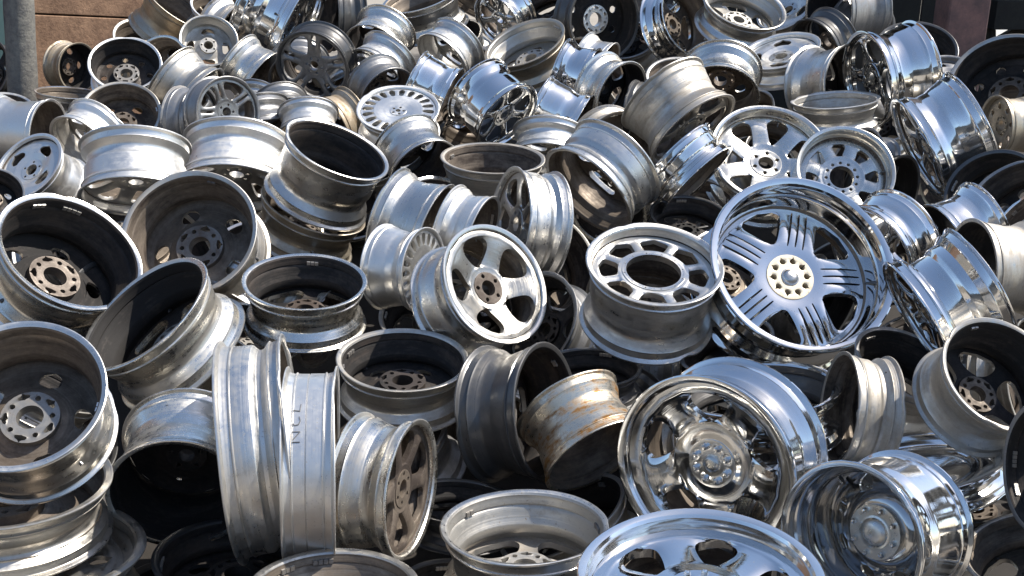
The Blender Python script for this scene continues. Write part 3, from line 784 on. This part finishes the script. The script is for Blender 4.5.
rim(692, 202, 41, 0.62, 90, 0.9, 'b', 'spoke5', 'grey', 'brown', 0.4, 'shaded rim in the gap left of the seven-spoke chrome wheel, under the blue-reflecting barrel', hub='brown')
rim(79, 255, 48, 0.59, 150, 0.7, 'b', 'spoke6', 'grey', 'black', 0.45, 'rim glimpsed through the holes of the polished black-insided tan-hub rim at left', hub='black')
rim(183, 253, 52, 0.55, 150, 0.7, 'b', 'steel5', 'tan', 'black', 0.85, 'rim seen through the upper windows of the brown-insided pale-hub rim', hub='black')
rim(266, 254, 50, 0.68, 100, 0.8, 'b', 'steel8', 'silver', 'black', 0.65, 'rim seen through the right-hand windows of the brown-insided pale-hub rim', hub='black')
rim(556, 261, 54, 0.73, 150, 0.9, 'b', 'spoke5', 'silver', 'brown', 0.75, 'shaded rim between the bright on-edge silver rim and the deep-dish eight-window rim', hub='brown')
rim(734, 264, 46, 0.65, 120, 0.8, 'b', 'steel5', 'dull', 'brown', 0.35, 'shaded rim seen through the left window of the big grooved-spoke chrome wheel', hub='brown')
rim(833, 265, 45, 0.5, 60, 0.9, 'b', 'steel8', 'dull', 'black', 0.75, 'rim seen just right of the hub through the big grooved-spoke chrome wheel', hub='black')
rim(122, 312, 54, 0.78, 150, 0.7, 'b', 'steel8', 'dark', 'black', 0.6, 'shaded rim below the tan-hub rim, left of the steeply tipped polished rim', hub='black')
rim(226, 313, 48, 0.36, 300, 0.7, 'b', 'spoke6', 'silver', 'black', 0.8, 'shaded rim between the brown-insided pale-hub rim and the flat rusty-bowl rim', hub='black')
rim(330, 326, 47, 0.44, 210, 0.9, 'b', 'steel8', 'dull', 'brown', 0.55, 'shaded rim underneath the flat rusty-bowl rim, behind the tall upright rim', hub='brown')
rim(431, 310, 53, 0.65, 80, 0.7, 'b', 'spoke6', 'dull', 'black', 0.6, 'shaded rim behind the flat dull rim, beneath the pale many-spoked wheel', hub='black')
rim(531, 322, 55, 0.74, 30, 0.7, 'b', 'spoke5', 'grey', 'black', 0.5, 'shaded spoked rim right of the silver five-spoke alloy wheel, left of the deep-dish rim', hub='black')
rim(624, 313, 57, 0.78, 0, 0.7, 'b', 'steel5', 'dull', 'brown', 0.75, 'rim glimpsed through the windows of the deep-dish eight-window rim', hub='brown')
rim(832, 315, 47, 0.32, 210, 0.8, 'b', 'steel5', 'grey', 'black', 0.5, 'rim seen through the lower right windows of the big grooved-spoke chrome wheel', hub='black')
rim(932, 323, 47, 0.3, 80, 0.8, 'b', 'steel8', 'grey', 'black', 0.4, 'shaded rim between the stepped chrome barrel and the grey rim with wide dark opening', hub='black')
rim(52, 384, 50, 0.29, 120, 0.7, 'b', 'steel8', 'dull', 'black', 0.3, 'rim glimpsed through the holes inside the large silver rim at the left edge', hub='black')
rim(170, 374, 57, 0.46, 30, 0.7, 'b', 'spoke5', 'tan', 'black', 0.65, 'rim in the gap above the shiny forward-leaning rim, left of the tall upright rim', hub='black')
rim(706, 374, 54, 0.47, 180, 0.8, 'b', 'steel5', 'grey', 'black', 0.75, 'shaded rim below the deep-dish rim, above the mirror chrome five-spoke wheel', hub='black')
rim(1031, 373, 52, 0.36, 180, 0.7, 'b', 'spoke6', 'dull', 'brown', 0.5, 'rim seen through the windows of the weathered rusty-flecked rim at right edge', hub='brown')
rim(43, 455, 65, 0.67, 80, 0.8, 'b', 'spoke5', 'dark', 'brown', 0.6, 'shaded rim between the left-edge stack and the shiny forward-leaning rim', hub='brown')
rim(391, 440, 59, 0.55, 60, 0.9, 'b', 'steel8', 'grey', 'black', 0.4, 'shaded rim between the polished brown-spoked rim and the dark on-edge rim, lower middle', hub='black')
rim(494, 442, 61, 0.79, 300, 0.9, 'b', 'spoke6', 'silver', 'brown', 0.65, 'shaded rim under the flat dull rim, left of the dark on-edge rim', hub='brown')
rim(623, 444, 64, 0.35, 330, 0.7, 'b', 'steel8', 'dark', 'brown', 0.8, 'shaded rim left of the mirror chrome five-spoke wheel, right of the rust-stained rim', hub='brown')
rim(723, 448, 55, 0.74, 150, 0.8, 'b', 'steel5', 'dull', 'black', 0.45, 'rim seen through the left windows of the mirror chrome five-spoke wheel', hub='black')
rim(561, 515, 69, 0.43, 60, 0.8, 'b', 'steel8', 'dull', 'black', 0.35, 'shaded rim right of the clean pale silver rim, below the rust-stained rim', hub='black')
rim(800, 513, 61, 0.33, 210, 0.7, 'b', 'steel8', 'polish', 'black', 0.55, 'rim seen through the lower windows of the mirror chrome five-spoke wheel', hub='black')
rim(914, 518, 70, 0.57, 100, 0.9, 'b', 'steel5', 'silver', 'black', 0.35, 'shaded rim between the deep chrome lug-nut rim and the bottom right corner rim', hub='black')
for i, d in enumerate(RIMS):
    d['dd'] += DEPTH_FIX.get(i, 0)
    make_wheel(d)

# ------------------------------------------------------------------ setting
def simple(name, col, rough, var, scale, bump=0.3, metallic=0.0):
    m, t, p = nt(name)
    tc = N(t, 'ShaderNodeTexCoord')
    a = noise(t, tc.outputs['Object'], scale, None, 8, 0.65)
    b = noise(t, tc.outputs['Object'], scale * 6, None, 6, 0.7)
    f = mathn(t, 'ADD', mathn(t, 'MULTIPLY', a, 0.65), mathn(t, 'MULTIPLY', b, 0.35))
    t.links.new(mixc(t, ramp(t, f, 0.36, 0.64), col, var), p.inputs['Base Color'])
    p.inputs['Roughness'].default_value = rough
    p.inputs['Metallic'].default_value = metallic
    bp = N(t, 'ShaderNodeBump')
    bp.inputs['Strength'].default_value = bump
    bp.inputs['Distance'].default_value = 0.02
    t.links.new(f, bp.inputs['Height'])
    t.links.new(bp.outputs[0], p.inputs['Normal'])
    return m

def box_mesh(name, x0, x1, y0, y1, z0, z1, bev=0.004):
    bm = bmesh.new()
    bmesh.ops.create_cube(bm, size=1)
    for v in bm.verts:
        v.co = Vector(((x0 + x1) / 2 + v.co.x * (x1 - x0), (y0 + y1) / 2 + v.co.y * (y1 - y0), (z0 + z1) / 2 + v.co.z * (z1 - z0)))
    bmesh.ops.bevel(bm, geom=bm.edges[:], offset=bev, segments=1, affect='EDGES')
    me = bpy.data.meshes.new(name)
    bm.to_mesh(me); bm.free()
    return me

def put(name, me, mat, parent=None, label=None, cat=None, kind=None):
    o = bpy.data.objects.new(name, me)
    C.objects.link(o)
    me.materials.append(mat)
    if parent:
        o.parent = parent
    if label:
        o['label'] = label
    if cat:
        o['category'] = cat
    if kind:
        o['kind'] = kind
    return o

def thing(name, loc, label, cat):
    o = bpy.data.objects.new(name, None)
    o.location = loc
    C.objects.link(o)
    o['label'] = label
    o['category'] = cat
    return o

M['rust'] = simple('rusty_plate', (0.36, 0.215, 0.13), 0.85, (0.13, 0.07, 0.042), 6.0, 0.8)
M['post'] = simple('weathered_post', (0.24, 0.225, 0.19), 0.8, (0.06, 0.06, 0.068), 6.0, 0.8)
M['redcol'] = simple('red_oxide_paint', (0.30, 0.155, 0.125), 0.7, (0.14, 0.085, 0.075), 6.0, 0.3)
M['shedblack'] = simple('dark_shed_boards', (0.03, 0.028, 0.022), 0.9, (0.018, 0.016, 0.014), 4.0, 0.3)
M['green'] = simple('pale_green_paint', (0.33, 0.46, 0.36), 0.6, (0.25, 0.38, 0.29), 3.0, 0.1)
M['whitewall'] = simple('white_wall', (0.8, 0.79, 0.76), 0.8, (0.72, 0.71, 0.68), 3.0, 0.1)

# ground: one sheet that swells into the bed of the heap well below the wheels that show
def ground_mesh():
    xs = [-400, -120, -40, -15, -8] + [-5.6 + 0.4 * i for i in range(29)] + [8, 15, 40, 120, 400]
    ys = [-400, -120, -40, -10, -3, 0] + [0.7 + 0.3 * i for i in range(34)] + [14, 22, 60, 160, 500]
    def h(x, y):
        pts = [(1.5, 0.0), (2.6, 0.0), (3.7, 0.10), (5.0, 0.28), (6.4, 0.45), (7.6, 0.55), (8.4, 0.4), (9.4, 0.0)]
        z = 0.0
        for (a, za), (b, zb) in zip(pts, pts[1:]):
            if a <= y <= b:
                z = za + (zb - za) * (y - a) / (b - a)
        e = max(0.0, min(1.0, (6.0 - abs(x)) / 2.0))
        return z * e + (0.03 * math.sin(x * 5.1 + y * 3.3) * math.sin(y * 4.7 - x) if abs(x) < 6 and 0 < y < 9 else 0)
    v = [(x, y, h(x, y)) for y in ys for x in xs]
    nx = len(xs)
    f = [(j * nx + i, j * nx + i + 1, (j + 1) * nx + i + 1, (j + 1) * nx + i) for j in range(len(ys) - 1) for i in range(nx - 1)]
    return new_mesh('ground', v, f)
def yard_material():
    m, t, p = nt('yard_dust_and_shade')
    tc = N(t, 'ShaderNodeTexCoord')
    sx = N(t, 'ShaderNodeSeparateXYZ')
    t.links.new(tc.outputs['Object'], sx.inputs[0])
    a = noise(t, tc.outputs['Object'], 1.3, None, 8, 0.65)
    b = noise(t, tc.outputs['Object'], 14, None, 6, 0.7)
    # shade of the heap painted into the ground: an uneven dark oval
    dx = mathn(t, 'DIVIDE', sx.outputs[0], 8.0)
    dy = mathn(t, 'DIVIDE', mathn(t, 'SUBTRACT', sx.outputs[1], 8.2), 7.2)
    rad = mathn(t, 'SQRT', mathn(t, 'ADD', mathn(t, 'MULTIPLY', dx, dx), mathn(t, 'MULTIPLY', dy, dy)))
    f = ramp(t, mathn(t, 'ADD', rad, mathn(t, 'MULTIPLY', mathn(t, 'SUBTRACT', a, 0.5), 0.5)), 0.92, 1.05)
    heap_shade = mixc(t, b, (0.015, 0.012, 0.010), (0.038, 0.032, 0.026))  # near-black colour stands in for the shadow under the heap
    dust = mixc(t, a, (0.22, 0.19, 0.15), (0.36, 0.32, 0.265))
    t.links.new(mixc(t, f, heap_shade, dust), p.inputs['Base Color'])
    p.inputs['Roughness'].default_value = 0.95
    bp = N(t, 'ShaderNodeBump')
    bp.inputs['Strength'].default_value = 0.4
    t.links.new(b, bp.inputs['Height'])
    t.links.new(bp.outputs[0], p.inputs['Normal'])
    return m
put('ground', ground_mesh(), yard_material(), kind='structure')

def at(px, py, y):
    r = ray(px, py)
    return EYE + r * (y / r.y)

def child(o, root):
    o.parent = root
    return o

# rusty plate wall at the back left, angled to the right: two courses of plates with a seam
YW = 8.9
wp = at(80, 16, YW)
wall = thing('rusty_wall', (wp.x, YW, 0), 'sunlit rusty brown plate wall behind the heap at upper left', 'wall')
wall.rotation_euler = (0, 0, math.radians(42))
xs = [-4.2, -2.7, -1.2, 1.15]
k = 0
for z0, z1 in ((0.0, wp.z - 0.006), (wp.z + 0.006, 3.6)):
    for x0, x1 in zip(xs, xs[1:]):
        k += 1
        pm = box_mesh('plate', x0 + .004, x1 - .004, .008 * (k % 3), 0.09, z0, z1, 0.006)
        for v in pm.vertices:
            if abs(v.co.z - wp.z) < 0.05:       # the plates were cut and stacked out of level
                v.co.z -= 0.115 * v.co.x
        child(put('plate', pm, M['rust']), wall)

child(put('backing', box_mesh('backing', -4.2, 1.15, 0.1, 0.14, 0, 3.6), M['shedblack']), wall)

# leaning grey post at the upper left
pb, pt = at(24, 112, 6.5), at(17, -30, 6.5)
d_ = (pt - pb)
p0, p1 = pb - d_ * 1.1, pb + d_ * 1.7
post = thing('grey_post', (p0.x, p0.y, p0.z), 'weathered grey upright post rising from the heap at upper left', 'post')
def tube(name, a, b, ra, rb, seg=20, steps=14, wob=0.0):
    ax = (b - a).normalized()
    s = ax.cross(Vector((0, 1, 0))).normalized(); u = ax.cross(s)
    vs, fs = [], []
    for j in range(steps + 1):
        c = a + (b - a) * j / steps
        r = ra + (rb - ra) * j / steps
        for i in range(seg):
            t = 2 * math.pi * i / seg
            rr = r * (1 + wob * math.sin(3 * t + j * 1.7) * math.sin(j * 2.1 + t))
            vs.append(tuple(c + s * rr * math.cos(t) + u * rr * math.sin(t)))
    for j in range(steps):
        for i in range(seg):
            i2 = (i + 1) % seg
            fs.append((j * seg + i, j * seg + i2, (j + 1) * seg + i2, (j + 1) * seg + i))
    fs.append(tuple(range(seg))); fs.append(tuple(steps * seg + i for i in reversed(range(seg))))
    return new_mesh(name, vs, fs)
child(put('shaft', tube('shaft', Vector(), p1 - p0, 0.086, 0.084, wob=0.03), M['post']), post)

# pale green panel glimpsed at far left
gl, gr = at(-60, 20, 7.9).x, at(6, 20, 7.9).x
put('green_sheet', box_mesh('green_sheet', gl, gr, 7.9, 7.94, 0, 3.1), M['green'], label='pale green sheet panel behind the grey post at the left edge', cat='panel')

# shed at the back right: red-brown column, dark boards, beams, white wall glimpsed beyond
cx0, cx1 = at(948, 20, 8.3).x, at(989, 20, 8.3).x
put('red_brown_column', box_mesh('red_brown_column', cx0, cx1, 8.3, 8.6, 0, 4.1, 0.012), M['redcol'], label='red-brown painted column behind the heap at upper right', cat='column')
SY = 9.8
shed = thing('dark_shed', (3.6, SY, 0), 'dark open shed behind the red-brown column at upper right', 'shed')
def shed_part(name, x0, x1, y0, y1, z0, z1):
    child(put(name, box_mesh(name, x0 - 3.6, x1 - 3.6, y0 - SY, y1 - SY, z0, z1), M['shedblack']), shed)
zb = at(1000, 27, SY).z
xr = at(985, 20, SY).x
bx = 1.0
i = 0
while bx < xr:
    shed_part('board', bx, bx + .31, SY + .008 * (i % 2), SY + .04, 0, 4.1)
    bx += 0.32; i += 1
shed_part('beam', xr, 8.0, SY - .2, SY, zb, zb + 0.24)
shed_part('beam', xr, 8.0, SY - .15, SY + .05, zb + 0.28, zb + 0.6)
shed_part('roof', 0.8, 8.0, SY - 1.1, SY + 3, 4.1, 4.22)
zl = at(1000, 38, SY).z
lo = [at(993, 29, SY), at(993, 60, SY), at(1060, 60, SY), at(1060, 10, SY), at(1014, 28, SY), at(996, 39, SY)]
bm_ = bmesh.new()
front = [bm_.verts.new((p.x - 3.6, 0.0, p.z)) for p in [at(991, 27, SY), at(996, 30, SY), at(996, 39, SY), at(1017, 27, SY), at(1100, 27, SY), at(1100, 80, SY), at(991, 80, SY)]]
fc = bm_.faces.new(front)
ex = bmesh.ops.extrude_face_region(bm_, geom=[fc])
for v in ex['geom']:
    if isinstance(v, bmesh.types.BMVert):
        v.co.y += 0.06
bmesh.ops.recalc_face_normals(bm_, faces=bm_.faces[:])
bme = bpy.data.meshes.new('broken_panel'); bm_.to_mesh(bme); bm_.free()
child(put('broken_panel', bme, M['shedblack']), shed)
ww = put('white_wall', box_mesh('white_wall', -3.0, 4.0, 0, 0.2, 0, 3.0), M['whitewall'], label='sunlit white wall glimpsed through the gap in the dark shed at upper right', cat='wall')
ww.location = (6.2, 13.5, 0)
ww.rotation_euler = (0, 0, math.radians(50))

# unseen buildings added behind the viewer to darken the reflections in the chrome
M['cladding'] = simple('grey_cladding', (0.17, 0.17, 0.165), 0.6, (0.11, 0.11, 0.11), 0.8, 0.05)
M['door'] = simple('dark_door', (0.04, 0.045, 0.05), 0.5, (0.03, 0.03, 0.035), 1.0, 0.05)
wh = thing('unseen_warehouse', (-2, -16, 0), 'long grey clad building, unseen, added across the yard to darken chrome reflections', 'building')
child(put('wall', box_mesh('wall', -22, 20, -8, 0, 0, 5.2, 0.02), M['cladding']), wh)
child(put('roof', box_mesh('roof', -22.4, 20.4, -8.4, 0.5, 5.2, 5.6, 0.02), M['shedblack']), wh)
for x0 in (-15, -5, 5):
    child(put('door', box_mesh('door', x0, x0 + 4.2, 0.0, 0.06, 0.02, 3.9, 0.01), M['door']), wh)
M['block'] = simple('unseen_block_wall', (0.20, 0.18, 0.155), 0.9, (0.13, 0.12, 0.105), 1.2, 0.2)
put('unseen_block_wall', box_mesh('unseen_block_wall', -13.3, -13, -14, 9, 0, 3.4, 0.01), M['block'], label='long block wall, unseen, added left of the yard to darken chrome reflections', cat='wall')  # added out of view to give the chrome something dark to reflect
